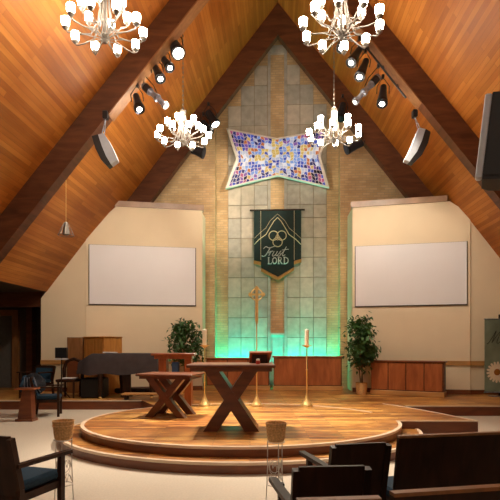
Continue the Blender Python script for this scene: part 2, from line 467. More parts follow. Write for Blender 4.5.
# ------------------------------------------------------------------ platforms (plan measured along the camera direction)
ECX, ECY = -.14, 8.6
def ell(a, b, t0, t1, n):
    return [(ECX + a*math.cos(math.radians(t0+(t1-t0)*i/n)), ECY + b*math.sin(math.radians(t0+(t1-t0)*i/n))) for i in range(n+1)]
TOPZ, LOWZ = .27, .14
def two_tone(poly, z0, z1, name):
    m = MB(); n = len(poly)
    vs = [(x, y, z0) for x, y in poly] + [(x, y, z1) for x, y in poly]
    m.add(vs, [list(range(n, 2*n))], 0)
    m.add(vs, [(i, (i+1) % n, n+(i+1) % n, n+i) for i in range(n)], 1)
    return struct(m, name, ['stage_planks', 'riser_wood'], rz=TH, fix=False)
two_tone(ell(2.65, 2.33, 0, 360, 96)[:-1], 0, TOPZ, 'floor_platform')
two_tone(ell(2.97, 2.62, 0, 360, 96)[:-1], 0, LOWZ, 'floor_step')
two_tone([(1.9, 8.42), (3.84, 8.42), (3.55, 9.4), (3.2, 10.35), (2.9, 10.9), (-1.0, 11.2), (-1.0, 9.0)], 0, TOPZ-.003, 'floor_platform')
two_tone([(-9.3, 12.0), (-2.6, 12.0), (-1.9, 10.6), (2.8, 10.6), (3.4, 10.92), (8.4, 10.92), (8.4, 15.4), (3.2, 16.3), (-3.0, 16.0), (-9.3, 15.6)], 0, ZC, 'floor_chancel')
def nosing(pts, z, name, w=.045, h=.03, closed=False):
    m = MB(); n = len(pts); vs = []
    for i, p in enumerate(pts):
        a = Vector(pts[max(i-1, 0)]); b = Vector(pts[min(i+1, n-1)]); t = (b-a).normalized(); nn = Vector((t.y, -t.x))
        o = Vector(p) + nn*.012; q = Vector(p) - nn*w
        vs += [(o.x, o.y, z-h), (o.x, o.y, z+.006), (q.x, q.y, z+.006), (q.x, q.y, z-h)]
    fs = []
    for i in range(n-1):
        k = 4*i
        for j in range(4): fs.append((k+j, k+(j+1) % 4, k+4+(j+1) % 4, k+4+j))
    fs += [(0, 1, 2, 3), (4*n-1, 4*n-2, 4*n-3, 4*n-4)]
    m.add(vs, fs)
    return struct(m, name, 'pale_nosing', rz=TH)
nosing(ell(2.65, 2.33, 22, 356, 110), TOPZ, 'trim_14')
nosing(ell(2.97, 2.62, 100, 357, 100), LOWZ, 'trim_15')
nosing([(2.5, 8.42), (3.84, 8.42)], TOPZ, 'trim_16', .02, .012)
nosing([(3.84, 8.42), (3.55, 9.4), (3.2, 10.35), (2.9, 10.9)], TOPZ, 'trim_17', .02, .02)
nosing([(3.4, 10.92), (8.3, 10.92)], ZC, 'trim_18', .03, .02)
nosing([(-9.2, 12.0), (-2.6, 12.0)], ZC, 'trim_19', .03, .02)

# ------------------------------------------------------------------ projection screens
def screen(name, pts, label):
    (px0, t0, b0), (px1, t1, b1), dfun = pts
    a = P(px0, t0, dfun(px0)); b = P(px1, t1, dfun(px1))
    z1 = (a.z + b.z)/2; z0 = (P(px0, b0, dfun(px0)).z + P(px1, b1, dfun(px1)).z)/2
    ang = math.atan2(b.y-a.y, b.x-a.x); L = (b-a).xy.length
    t = thing(name, label, 'screen', ((a.x+b.x)/2, (a.y+b.y)/2, z0), ang, 'projection screens either side of the banner')
    h = z1 - z0
    MB().bx(-L/2, L/2, -.055, -.03, 0, h).build('screen_surface', 'screen_white', t)
    MB().bx(-L/2-.025, L/2+.025, -.03, -.005, -.03, h+.01).build('frame', 'screen_frame', t)
screen('projection_screen', ((89.6, 244.9, 304.2), (195.2, 248.3, 305.2), dL), 'blank white projection screen on the cream wall panel left of the banner')
screen('projection_screen', ((355.7, 246.7, 306), (466.4, 242, 304.4), dR), 'blank white projection screen on the cream wall panel right of the banner')

# ------------------------------------------------------------------ stained glass
Yg = Y2 - .22
def gp(px, py): v = RY(px, py, Yg); return Vector((v.x, v.z))
TL, TM, TR_ = gp(226.5, 129), gp(277, 138.7), gp(329, 129.5)
LM_, RM_ = gp(236.4, 159.6), gp(320.5, 157)
BL, BM_, BR = gp(225.5, 189), gp(278, 176), gp(329, 188)
CC = (TM + BM_)/2
outline = [TL, TM, TR_, RM_, BR, BM_, BL, LM_]
gt = thing('stained_glass_panel', 'bow-shaped four-pointed stained glass panel in blue, white and gold on the stone wall', 'stained glass', (CC.x, Yg, CC.y))
def shr(p, f): return CC + (p-CC)*f
def gmap(u, v):
    # u,v in -1..1 over the star shape
    top = (TL.lerp(TM, u+1) if u < 0 else TM.lerp(TR_, u)); bot = (BL.lerp(BM_, u+1) if u < 0 else BM_.lerp(BR, u))
    p = bot.lerp(top, (v+1)/2)
    # pull the ends in at mid height
    ends = abs(u)**3 * (1-abs(v))
    edge_x = (LM_.x - TL.x) if u < 0 else (RM_.x - TR_.x)
    p = Vector((p.x + edge_x*ends, p.y)); return shr(p, .955)
gm = MB(); NU, NV = 27, 14
def gj(i, j):
    u = -1 + 2*i/NU; v = -1 + 2*j/NV
    if 0 < i < NU: u += .016*math.sin(i*7.3+j*4.1)
    if 0 < j < NV: v += .04*math.sin(i*3.1+j*5.7)
    return gmap(u, v) - CC
for i in range(NU):
    for j in range(NV):
        q = [gj(i, j), gj(i+1, j), gj(i+1, j+1), gj(i, j+1)]
        c = sum(q, Vector((0, 0)))/4
        wx = c.x/1.65; wz = c.y/.75
        r = math.hypot(wx, wz*.7)
        k = random.random()
        if r < .45: mi = random.choice([0, 1, 9, 1, 1, 4, 2, 2, 4])
        elif abs(wz) < .35: mi = random.choice([0, 9, 2, 4, 2, 1, 9, 5, 3])
        elif r < .8: mi = random.choice([1, 2, 9, 4, 2, 3, 6, 5, 3])
        else: mi = random.choice([2, 3, 6, 3, 8, 7, 2, 8, 3])
        qq = [c + (p-c)*.84 for p in q]
        gm.add([(p.x, -.012, p.y) for p in qq] + [(p.x, .01, p.y) for p in qq], [(0, 1, 2, 3), (0, 4, 5, 1), (1, 5, 6, 2), (2, 6, 7, 3), (3, 7, 4, 0)], mi)
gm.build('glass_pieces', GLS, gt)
bk = MB().slabY([tuple(shr(p, .97)-CC) for p in reversed(outline)], .0, .02)
bk.build('leading', 'lead_frame', gt)
fr = MB()
for i in range(8):
    a = outline[i]-CC; b = outline[(i+1) % 8]-CC; a2 = a*.935; b2 = b*.935
    fr.add([(a.x, -.06, a.y), (b.x, -.06, b.y), (b2.x, -.06, b2.y), (a2.x, -.06, a2.y), (a.x, .06, a.y), (b.x, .06, b.y), (b2.x, .06, b2.y), (a2.x, .06, a2.y)],
           [(0, 1, 2, 3), (4, 7, 6, 5), (0, 4, 5, 1), (1, 5, 6, 2), (2, 6, 7, 3), (3, 7, 4, 0)])
fr.build('frame', 'lead_frame', gt)
for p in (TL, TR_, BL, BR, TM, BM_):
    mm = MB(); q = (p-CC)*.9; mm.bx(q.x-.03, q.x+.03, .02, Y2-Yg-.002, q.y-.03, q.y+.03)
    mm.build('bracket', 'steel', gt)

# ------------------------------------------------------------------ banner
Yn = Y2 - .12
def bp(px, py): v = RY(px, py, Yn); return (v.x, v.z)
bc = bp(277.5, 210)
bt = thing('hanging_banner', 'dark green cloth banner with gold emblem and fringe reading Trust LORD', 'banner', (bc[0], Yn, bc[1]))
def bl(px, py): x, z = bp(px, py); return (x-bc[0], z-bc[1])
MB().tube([(bl(249.8, 210)[0], 0, 0), (bl(304.8, 210)[0], 0, 0)], .028, 10).build('pole', 'dark_walnut', bt, smooth=True)
MB().slabY([bl(254, 210), bl(254, 260.5), bl(261, 262), bl(261, 268), bl(278, 277), bl(294, 267), bl(294, 261), bl(301.2, 259), bl(301.2, 210)], -.012, .012).build('cloth', 'banner_green', bt)
fm = MB()
fl = [(253.7, 260.5), (261, 262), (261, 268), (278, 277), (294, 267), (294, 261), (301.4, 259)]
for (a, b) in zip(fl[:-1], fl[1:]):
    a0 = bl(*a); b0 = bl(*b)
    if abs(a[0]-b[0]) < 1: continue
    fm.slabY([a0, (a0[0], a0[1]-.11), (b0[0], b0[1]-.11), b0], -.022, .016)
fm.build('fringe', 'banner_fringe', bt)
def arc_pts(cx, cz, r, a0, a1, n=20): return [(cx+r*math.cos(math.radians(a0+(a1-a0)*i/n)), -.018, cz+r*math.sin(math.radians(a0+(a1-a0)*i/n))) for i in range(n+1)]
arch = MB()
for (off, rr) in ((0, .014), (-.16, .011)):
    L = [(254.3, 243), (259, 238), (266, 233), (270, 226), (274, 219.5), (277.6, 216), (281, 219.5), (285, 226), (289, 233), (296, 238), (301, 243)]
    if off: L = [(254.3, 238.5), (260, 233), (266, 228), (270, 221), (277.6, 214), (285, 221), (289, 228), (295, 233), (301, 238.5)]
    L2 = [(bl(*p)[0], -.016, bl(*p)[1] - (.05 if not off else 0)) for p in L]
    arch.tube(L2, rr if not off else .006, 6)
arch.build('arch_lines', 'banner_gold', bt, smooth=True)
em = MB(); ex, ez = bl(277.6, 238.5)
for k in (30, 150, 270):
    cx = ex + .145*math.cos(math.radians(k)); cz = ez + .135*math.sin(math.radians(k)) + .02
    em.tube(arc_pts(cx, cz, .145, 0, 360, 24), .015, 6)
em.tube(arc_pts(ex, ez+.02, .07, 0, 360, 14), .010, 6)
em.build('emblem', 'banner_gold', bt, smooth=True)
for px in (260.8, 294.2):
    ln = MB(); ln.bx(bl(px, 210)[0]-.006, bl(px, 210)[0]+.006, -.018, -.01, bl(px, 260)[1], -.03)
    ln.build('side_piping', 'banner_gold', bt)
def strokes(name, polys, ox, oz, sc_, mat, parent, y=-.02, rad=.012, slant=0.0):
    m = MB()
    def cr(pts):     # smooth the stroke
        if len(pts) < 3: return pts
        out_ = []
        for i in range(len(pts)-1):
            p0 = pts[max(i-1, 0)]; p1 = pts[i]; p2 = pts[i+1]; p3 = pts[min(i+2, len(pts)-1)]
            for k in range(4):
                t = k/4
                out_.append(tuple(.5*((2*p1[a]) + (-p0[a]+p2[a])*t + (2*p0[a]-5*p1[a]+4*p2[a]-p3[a])*t*t + (-p0[a]+3*p1[a]-3*p2[a]+p3[a])*t**3) for a in (0, 1)))
        return out_ + [pts[-1]]
    for st_, w in polys:
        q = cr(st_) if len(st_) > 2 else st_
        m.tube([(ox+(x+slant*z)*sc_, y, oz+z*sc_) for x, z in q], rad*w, 5)
    return m.build(name, mat, parent)
script_trust = [([(-.15, .72), (.0, .92), (.35, .80), (.75, .92), (.95, 1.0)], 1), ([(.45, .85), (.38, .5), (.25, .1), (.05, 0), (-.1, .1)], 1.2),
    ([(.45, .3), (.6, .5), (.62, .35), (.58, .05)], 1), ([(.62, .35), (.75, .5), (.85, .45)], 1),
    ([(.95, .48), (.9, .12), (1.02, .02), (1.2, .2), (1.25, .48)], 1), ([(1.25, .48), (1.22, .1), (1.35, .05)], 1),
    ([(1.35, .05), (1.6, .5), (1.5, .35), (1.65, .15), (1.55, .0), (1.4, .06)], 1), ([(1.65, .1), (1.85, .5), (1.95, .9)], 1), ([(1.95, .9), (1.85, .3), (1.9, .03), (2.1, .15)], 1), ([(1.65, .58), (2.25, .66)], .9)]
x, z = bl(262.5, 256.5)
strokes('script_lettering', script_trust, x, z, .33, 'banner_text', bt, rad=.013, slant=.35)
LORD = [([(0, 0), (.5, 0)], 1), ([(.12, 0), (.12, .9)], 1.8), ([(.0, .9), (.25, .9)], 1), ([(.5, 0), (.52, .2)], 1),
    ([(.95, .9), (.72, .7), (.68, .45), (.72, .2), (.95, 0)], 1.6), ([(.95, .9), (1.18, .7), (1.22, .45), (1.18, .2), (.95, 0)], 1.6),
    ([(1.5, 0), (1.5, .9)], 1.8), ([(1.38, 0), (1.64, 0)], 1), ([(1.38, .9), (1.55, .9), (1.82, .86), (1.86, .68), (1.78, .50), (1.5, .46)], 1.2), ([(1.65, .46), (1.95, 0)], 1.6), ([(1.95, 0), (2.06, 0)], 1),
    ([(2.3, 0), (2.3, .9)], 1.8), ([(2.18, .9), (2.45, .9), (2.75, .72), (2.82, .45), (2.75, .18), (2.45, 0), (2.18, 0)], 1.4)]
x, z = bl(267.8, 264)
strokes('capital_lettering', LORD, x, z, .225, 'banner_text', bt, rad=.011)

# ------------------------------------------------------------------ chandeliers
def shade(mb_s, mb_c, x, y, z):
    mb_s.lathe([(.035, 0), (.048, .01), (.060, .06), (.062, .13), (.058, .135)], (x, y, z), 10)
def make_chandelier(loc, label, lenc):
    t = thing('chandelier', label, 'chandelier', loc, random.uniform(0, .5), 'sixteen-light chandeliers hung from the ceiling')
    MB().lathe([(.0, -.12), (.03, -.11), (.05, -.06), (.03, -.03), (.06, 0), (.06, .03), (.02, .05), (.02, .6), (.07, .62), (.075, .66), (.03, .70), (.01, .74)], (0, 0, 0), 14).build('hub', 'nickel', t, smooth=True)
    tiers = ((10, .56, 0.0, 0), (6, .34, .26, .3))
    for (n, R, zz, ph) in tiers:
        for i in range(n):
            a = ph + 2*math.pi*i/n; c, s = math.cos(a), math.sin(a)
            arm = MB()
            pr = [(.055, .62), (.075, .40), (.11, .18), (.20, .0+zz*.5), (R*.7, -.03+zz*.9), (R*.95, -.02+zz), (R, .03+zz)]
            arm.tube([(r*c, r*s, z) for r, z in pr], .011, 6)
            arm.tube([(.03*c, .03*s, -.05), (R*.5*c, R*.5*s, -.02+zz*.6), (R*.9*c, R*.9*s, -.03+zz)], .008, 5)
            ao = arm.build('arm', 'nickel', t, smooth=True)
            MB().lathe([(.0, -.03), (.02, -.02), (.05, .012), (.052, .026), (.0, .026)], (R*c, R*s, .03+zz), 10).build('cup', 'nickel', ao, smooth=True)
            MB().lathe([(.03, .027), (.046, .032), (.058, .075), (.060, .15), (.055, .155)], (R*c, R*s, .03+zz), 12).build('glass_shade', 'shade_glass', ao, smooth=True)
    lk_ = MB(); z = .72; k = 0
    while z < lenc:
        lk_.tube([(.012*math.cos(u)*(k % 2), .012*math.cos(u)*((k+1) % 2), z+.03+.03*math.sin(u)) for u in [i*math.pi/3 for i in range(7)]], .005, 4, cap=False)
        z += .05; k += 1
    lk_.tube([(0, 0, .7), (0, 0, lenc)], .005, 5)
    lk_.lathe([(.02, 0), (.06, .03), (.06, .05)], (0, 0, lenc-.03), 12)
    lk_.build('chain', 'nickel', t)
    return t
cA = P(105, 36, 7.5); make_chandelier(cA, 'lit chandelier nearest the top left corner, cut off by the top edge of the photo', ceil_z(cA.x)-cA.z)
cB = P(341.5, 33, 7.25); make_chandelier(cB, 'lit chandelier at the top right, just left of the dark beam with spotlights', ceil_z(cB.x)-cB.z)
cC = P(183, 141, 10.96); make_chandelier(cC, 'smaller-looking lit chandelier hanging left of the stained glass', ceil_z(cC.x)-cC.z)
cD = P(334, 139, 11.1); make_chandelier(cD, 'smaller-looking lit chandelier overlapping the right corner of the stained glass', ceil_z(cD.x)-cD.z)

# ------------------------------------------------------------------ stage spotlights on beam rails
def can_light(px0, py0, px1, py1, d, label, r=.075, long_=False, aim=None, power=0, cone=40, group='black stage spotlights on the ceiling beams', drop=.25, lens=True, dd=-.25, color=(1, .88, .70)):
    a = P(px0, py0, d); b = P(px1, py1, d + dd)
    if not long_: r *= 1.25
    L = (b-a).length; u = (b-a).normalized()
    t = thing('stage_spotlight', label, 'spotlight', a, 0, group)
    def prof(pr, mat, name, n=14):
        m = MB(); q = Vector((0, 0, 1)).rotation_difference(u).to_matrix().to_4x4()
        m.lathe(pr, (0, 0, 0), n, T=q); return m.build(name, mat, t, smooth=True)
    if long_:
        prof([(r*.6, 0), (r*.95, .03), (r*.95, L*.35), (r*.7, L*.4), (r*.7, L*.55), (r*1.0, L*.6), (r*1.0, L*.66), (r*.65, L*.7), (r*.65, L*.9), (r*.95, L*.92), (r*.95, L)], 'steel', 'body')
        prof([(r*1.02, L*.1), (r*1.02, L*.3)], 'lamp_black', 'collar')
        prof([(r*.97, L*.985), (r*.97, L*1.01)], 'lamp_black', 'lens_rim')
        if lens: prof([(r*.55, L*1.011), (r*.55, L*1.014)], 'bulb', 'lens')
    else:
        prof([(r*.45, -.02), (r*.7, .0), (r*.75, L*.35), (r*1.0, L*.75), (r*1.1, L)], 'lamp_black', 'body')
        prof([(r*1.12, L*.86), (r*1.12, L*1.0)], 'black_metal', 'rim')
        prof([(r*(.85 if r > .13 else .55), L*1.0), (r*(.8 if r > .13 else .5), L*1.02)], 'spot_lens' if lens else 'black_metal', 'lens')
    # yoke and clamp up to the rail
    mid = u*L*.4; w = Vector((r*1.25, 0, 0))
    top = Vector((0, .06, drop))
    MB().tube([mid+w, mid*.6+w+Vector((0, 0, drop*.4)), top, mid*.6-w+Vector((0, 0, drop*.4)), mid-w], .011, 5).build('yoke', 'black_metal', t, smooth=True)
    MB().bx(top.x-.03, top.x+.03, top.y-.03, top.y+.05, top.z-.03, top.z+.06, bev=.01).build('clamp', 'black_metal', t)
    if power and aim is not None:
        ld = bpy.data.lights.new('spot_lamp', 'SPOT'); ld.energy = power; ld.spot_size = math.radians(cone); ld.spot_blend = .7
        ld.shadow_soft_size = .05; ld.color = color
        lo = bpy.data.objects.new('spot_lamp', ld); COL.objects.link(lo)
        p = b + u*.05; lo.location = p
        lo.rotation_euler = (Vector(aim) - p).to_track_quat('-Z', 'Y').to_euler()
    return t
stage = C(.1, 8.4, .3)
can_light(172.5, 40, 178.5, 53.5, 10.75, 'black spotlight with the widest glowing lens at the top of the left beam rail', .11, aim=C(1.4, 8.3, .3), power=1250, cone=50)
can_light(162, 57, 170, 68, 10.7, 'black spotlight second from the top on the left beam rail', .075, aim=C(.2, 9.8, .2), power=1250, cone=48)
can_light(155.5, 68, 160.5, 79, 10.6, 'black spotlight above the long silver one on the left beam rail', .08, aim=C(-.5, 7.6, .3), power=1100, cone=48)
can_light(143, 85, 166, 106, 10.5, 'long silver ellipsoidal spotlight slanting down right on the left beam rail', .085, long_=True, lens=True, dd=-.1, aim=C(.6, 15.6, 6.0), power=600, cone=42)
can_light(136, 96, 139.5, 109.5, 10.4, 'black spotlight lowest on the left beam rail', .08, aim=C(-4.2, 14.3, 2.4), power=300, cone=85)
can_light(360, 48.5, 351, 63, 11.1, 'black spotlight highest on the right beam rail', .085, aim=C(-1.9, 9.2, .3), power=1250, cone=48)
can_light(366, 61, 359.5, 77, 11.1, 'black spotlight second from the top on the right beam rail', .085, aim=C(-.3, 6.8, .3), power=950, cone=55)
can_light(379, 76, 355, 102, 11.1, 'long silver ellipsoidal spotlight slanting down left on the right beam rail', .085, long_=True, dd=-.1, aim=C(-.6, 15.6, 6.0), power=600, cone=42)
can_light(383.5, 87, 382, 104, 11.1, 'black spotlight lowest on the right beam rail', .085, aim=C(4.2, 13.9, 2.4), power=300, cone=85)
can_light(344, 36, 341.5, 48.5, 10.9, 'spotlight peeking out under the top right chandelier', .085, aim=C(1.0, 12, .2), power=600, cone=60)
fb = 'spotlights clamped to the rear gable beam'
can_light(208, 112, 215.5, 124.5, 14.4, 'black spotlight with glowing lens right of the left small chandelier', .11, aim=P(150, 330, 14), power=0, group=fb, dd=-.1)
can_light(203, 122, 210, 133, 14.4, 'lower glowing spotlight touching the left small chandelier', .09, group=fb, dd=-.1)
can_light(192, 150, 204, 153, 14.3, 'unlit black spotlight just below the left small chandelier', .12, lens=False, group=fb, dd=-.05)
can_light(343, 104, 340, 119, 14.3, 'unlit black spotlight beside the stem of the right small chandelier', .10, lens=False, group=fb, dd=-.1)
can_light(362, 143, 346, 149, 14.3, 'unlit black spotlight just below the right small chandelier', .12, lens=False, group=fb, dd=-.05)
# rails the fixtures hang from
def rail(a, b, label, n):
    t = thing('lighting_rail', label, 'rail', a, 0, 'pipes carrying the stage lights')
    v = b - a
    MB().tube([(0, 0, 0), tuple(v)], .022, 8).build('pipe', 'black_metal', t, smooth=True)
    for i in range(n):
        q = v * ((i+.5)/n)
        MB().tube([q, q + Vector((0, .1, .14))], .018, 6).build('bracket', 'black_metal', t)
rail(P(178, 32, 10.7), P(118, 103, 10.35), 'black pipe rail along the underside of the left beam', 4)
rail(P(362, 42, 11.05), P(406, 98, 11.05), 'black pipe rail along the underside of the right beam', 3)

# ------------------------------------------------------------------ hanging loudspeakers
def line_speaker(cx, cy, d, mir, label, htop):
    o = P(cx, cy, d); s = 500/d
    t = thing('hanging_loudspeaker', label, 'loudspeaker', o, TH, 'curved loudspeakers hung below the beams')
    def q(px, py): return ((px-cx)/s*(1), (cy-py)/s)
    if mir > 0:
        face = [(98, 134.4), (103.5, 133), (108, 139.5), (113, 149), (117.3, 159.5), (111, 164.3), (106, 156), (102, 146.5)]
        grl = [(91.8, 136.2), (98, 134.4), (102, 146.5), (106, 156), (111, 164.3), (107.5, 166.3), (101, 159.5), (95.5, 148.5)]
        tp = (103.5, 115)
    else:
        face = [(419.2, 127.6), (425.5, 129), (422, 140.5), (417, 151.5), (409.5, 161.7), (405, 159.6), (410.5, 149), (415, 138)]
        grl = [(425.5, 129), (430.5, 132), (428, 143), (422, 155), (413.6, 163.2), (409.5, 161.7), (417, 151.5), (422, 140.5)]
        tp = (416.8, 113.5)
    MB().slabY([q(*p) for p in face], 0, .16).build('cabinet', 'speaker_grey', t)
    MB().slabY([q(*p) for p in grl], -.01, .17).build('grille', 'speaker_black', t)
    x, z = q(*tp); x2, z2 = q(99 if mir > 0 else 424, 134 if mir > 0 else 129)
    MB().tube([(x, .15, z), (x2, .15, z2)], .008, 5).tube([(x, .15, z), (x2+.05*mir, .2, z2)], .008, 5).build('hanging_chain', 'steel', t)
    MB().bx(x-.05, x+.05, .08, .22, z-.02, z+.14, bev=.01).build('beam_clamp', 'black_metal', t)
line_speaker(104, 148, 10.15, 1, 'slim curved loudspeaker with pale grey side hanging below the left beam', 115)
line_speaker(417, 146, 11.1, -1, 'slim curved loudspeaker with pale grey side hanging below the right beam', 114)
o = P(475.5, 182, 6.6); t = thing('large_loudspeaker', 'large black loudspeaker box hanging at the right edge of the photo', 'loudspeaker', o, TH-math.radians(24))
t.rotation_euler = (0, math.radians(6.5), TH-math.radians(24))
hh = 84/500*6.6
MB().prism([(.075, -.12), (.50, -.12), (.60, 0), (.60, .30), (.42, .42), (.16, .42), (.075, .3)], 0, hh).build('cabinet', 'speaker_black', t)
MB().bx(-.01, .075, -.128, .0, .01, hh-.01, bev=.02).build('side_panel', 'speaker_grey', t)
MB().prism([(.10, -.135), (.48, -.135), (.48, -.12), (.10, -.12)], .05, hh-.05).build('front_grille', 'speaker_black', t)
tp = P(486, -20, 6.6) - o; tp = Matrix.Rotation(-TH, 4, 'Z') @ tp
wz = ceil_z(o.x + .3) - o.z
MB().tube([(.18, .1, hh), (.16, .1, wz)], .007, 5).tube([(.34, .1, hh), (.33, .1, wz)], .007, 5).build('suspension_cable', 'black_metal', t)

# little pendant on the left
pe = P(66, 229, 11.0)
t = thing('pendant', 'small clear and silver pendant on a thin cord below the left beam', 'pendant', pe, 0)
MB().lathe([(.05, -.14), (.075, -.12), (.06, 0), (.045, .08), (.035, .13), (.01, .16)], (0, 0, 0), 14).build('metal_cone', 'nickel', t, smooth=True)
m = MB()
for i in range(10):
    a = i*math.pi/5
    m.tube([(.04*math.cos(a), .04*math.sin(a), .14), (.17*math.cos(a), .17*math.sin(a), -.14)], .006, 4)
m.tube([(.17*math.cos(i*math.pi/10), .17*math.sin(i*math.pi/10), -.14) for i in range(21)], .006, 4)
m.build('wire_shade', 'nickel', t)
MB().tube([(0, 0, .15), (0, 0, ceil_z(pe.x)-pe.z)], .005, 5).build('cord', 'brass', t)

# ------------------------------------------------------------------ credenzas along the back
def credenza(pxa, ya, pxb, yb, h, label, npan, depth=.42, name='credenza', da=None, db=None):
    a = G(pxa, ya, ZC) if da is None else C((pxa-250)/500*da, da, ZC); b = G(pxb, yb, ZC) if db is None else C((pxb-250)/500*db, db, ZC)
    a.z = b.z = ZC
    ang = math.atan2(b.y-a.y, b.x-a.x); L = (b-a).xy.length
    t = thing(name, label, 'credenza', ((a.x+b.x)/2, (a.y+b.y)/2, ZC), ang, 'low reddish wooden credenzas behind the platform')
    MB().bx(-L/2-.0, L/2+.0, -.02, depth+.02, 0, .13, bev=.01).build('plinth', 'rail_wood', t)
    MB().bx(-L/2+.02, L/2-.02, .0, depth, .13, h-.04).build('body', 'beam_wood', t)
    for i in range(max(npan, 2) if npan > 1 else 3):
        n = max(npan, 2) if npan > 1 else 3
        x0 = -L/2+.03 + i*(L-.06)/n; x1 = x0 + (L-.06)/n - .022
        MB().bx(x0+.004, x1, -.018, 0, .15, h-.06, bev=.005).build('door', 'cherry', t)
    MB().bx(-L/2-.02, L/2+.02, -.04, depth+.02, h-.04, h, bev=.01).build('worktop', 'riser_wood' if npan == 4 else 'cherry', t)
    return t
credenza(370.3, 392.7, 444.6, 397.8, .92, 'long low cherry-wood credenza with four doors right of the potted tree', 4, .42, da=13.5, db=12.62)
credenza(273, 390.5, 342.5, 391.5, 1.0, 'low cherry-wood credenza right of centre, in front of the green-lit wall', 2, .4, da=14.75, db=14.65)
credenza(206, 389.3, 270, 389.8, .95, 'low cherry-wood credenza left of centre behind the altar table', 3, .4, da=14.85, db=14.75)
# green uplights on the floor behind them
for i, (px, w) in enumerate(((229, .3), (257, .3), (291, .3), (323, .3))):
    p = RY(px, 380, 15.60); p.z = ZC
    t = thing('green_uplight', 'green floor uplight hidden behind the credenzas', 'light', p, 0, 'green uplights washing the stone wall')
    t['label'] = 'green floor light behind the credenzas washing up the stone wall'
    MB().bx(-w/2, w/2, -.06, .06, 0, .10, bev=.01).build('housing', 'black_metal', t)
    MB().bx(-w/2+.02, w/2-.02, -.045, .045, .101, .108).build('lens', 'green_tube', t)
    ld = bpy.data.lights.new('green_lamp', 'SPOT'); ld.energy = 270; ld.spot_size = math.radians(96); ld.spot_blend = .9; ld.color = (0, 1, .72); ld.shadow_soft_size = .05
    lo = bpy.data.objects.new('green_lamp', ld); COL.objects.link(lo); lo.location = p + Vector((0, 0, .2)); lo.rotation_euler = (Vector((p.x, YB-.1, 1.15)) - lo.location).to_track_quat('-Z', 'Y').to_euler()

# ------------------------------------------------------------------ altar tables
def x_frame(m, w, h, y0, y1, bw):
    for s in (-1, 1):
        xb, xt = -s*w/2, s*w*.46
        m.slabY([(xb-bw/2, 0), (xb+bw/2, 0), (xt+bw/2, h), (xt-bw/2, h)], y0, y1)
def make_table(name, label, cat, loc, rz, W, D, Hh, legw, frames, bw, th=.07, over=0):
    t = thing(name, label, cat, loc, rz)
    MB().bx(-W/2, W/2, -D/2, D/2, Hh-th*.55, Hh, bev=.012).build('tabletop', 'table_wood', t)
    MB().bx(-W/2+.05, W/2-.05, -D/2+.05, D/2-.05, Hh-th*1.15, Hh-th*.55).build('apron', 'table_wood', t)
    for (y0, y1) in frames:
        for s in (-1, 1):
            m = MB(); xb, xt = -s*legw/2, s*legw*.46
            e = .004 if s > 0 else 0
            m.slabY([(xb-bw/2, 0), (xb+bw/2, 0), (xt+bw/2, Hh-th*1.15), (xt-bw/2, Hh-th*1.15)], y0+e, y1-e)
            m.build('leg', 'table_wood', t)
    return t
da = 7.5
make_table('altar_table', 'large dark wooden altar table on crossed X legs at the centre of the platform', 'table', C((232-250)/500*7.75, 7.75, TOPZ), TH, 1.30, 1.0, .995, .62, ((-.38, .26),), .21, .09)
make_table('communion_table', 'smaller wooden table on crossed X legs left of the large altar table', 'table', C((171-250)/500*9.1, 9.1, TOPZ), TH-.22, 1.05, .75, .77, .60, ((-.32, -.18), (.18, .32)), .15, .08)
# lectern behind
t = thing('lectern', 'tall wooden lectern stand on two slab legs behind the smaller X-legged table', 'lectern', C((175-250)/500*10.6, 10.6, TOPZ), TH)
MB().bx(-.46, .44, -.28, .28, 1.06, 1.11, bev=.01).build('top', 'cherry_top', t)
MB().bx(-.40, .38, -.22, .22, .99, 1.06).build('apron', 'cherry', t)
for x0, x1 in ((-.32, -.16), (.22, .36)): MB().bx(x0, x1, -.16, .18, 0, .99, bev=.01).build('leg', 'cherry', t)
MB().bx(-.16, .22, -.14, .16, .66, .70).build('shelf', 'dark_walnut', t)
tag(MB().bx(-.07, .07, -.11, .05, 0, .22, bev=.01).build('hymn_book', 'book_blue', loc=C((175-250)/500*10.6+.02, 10.6, TOPZ+.70), rz=TH), 'blue book standing on the shelf of the tall lectern', 'book')
# book stand on the altar
bs = C((260-250)/500*7.9, 7.9, TOPZ+.995)
t = thing('missal_stand', 'dark wooden book stand with slanted rest on the altar table', 'book stand', bs, TH+.12+math.pi)
MB().add([(-.16, -.10, .02), (.16, -.10, .02), (.18, .06, .19), (-.18, .06, .19), (-.16, -.08, .0), (.16, -.08, .0), (.18, .08, .17), (-.18, .08, .17)],
         [(0, 1, 2, 3), (4, 7, 6, 5), (0, 4, 5, 1), (1, 5, 6, 2), (2, 6, 7, 3), (3, 7, 4, 0)]).build('rest', 'cherry', t)
MB().bx(-.11, .13, .0, .05, 0, .16).build('prop', 'dark_walnut', t)
MB().bx(-.15, .15, -.125, -.095, .0, .04).build('ledge', 'cherry', t)
cn = C((258-250)/500*7.45, 7.45, TOPZ+.995)
t = thing('votive_candle', 'small red and white votive candle in front of the book stand', 'candle', cn, 0)
MB().lathe([(.0, 0), (.03, .0), (.033, .05), (.028, .05)], (0, 0, 0), 12).build('red_glass', 'book_red', t, smooth=True)
MB().lathe([(.026, .051), (.026, .075), (.01, .08)], (0, 0, 0), 12).build('wax', 'candle_wax', t, smooth=True)

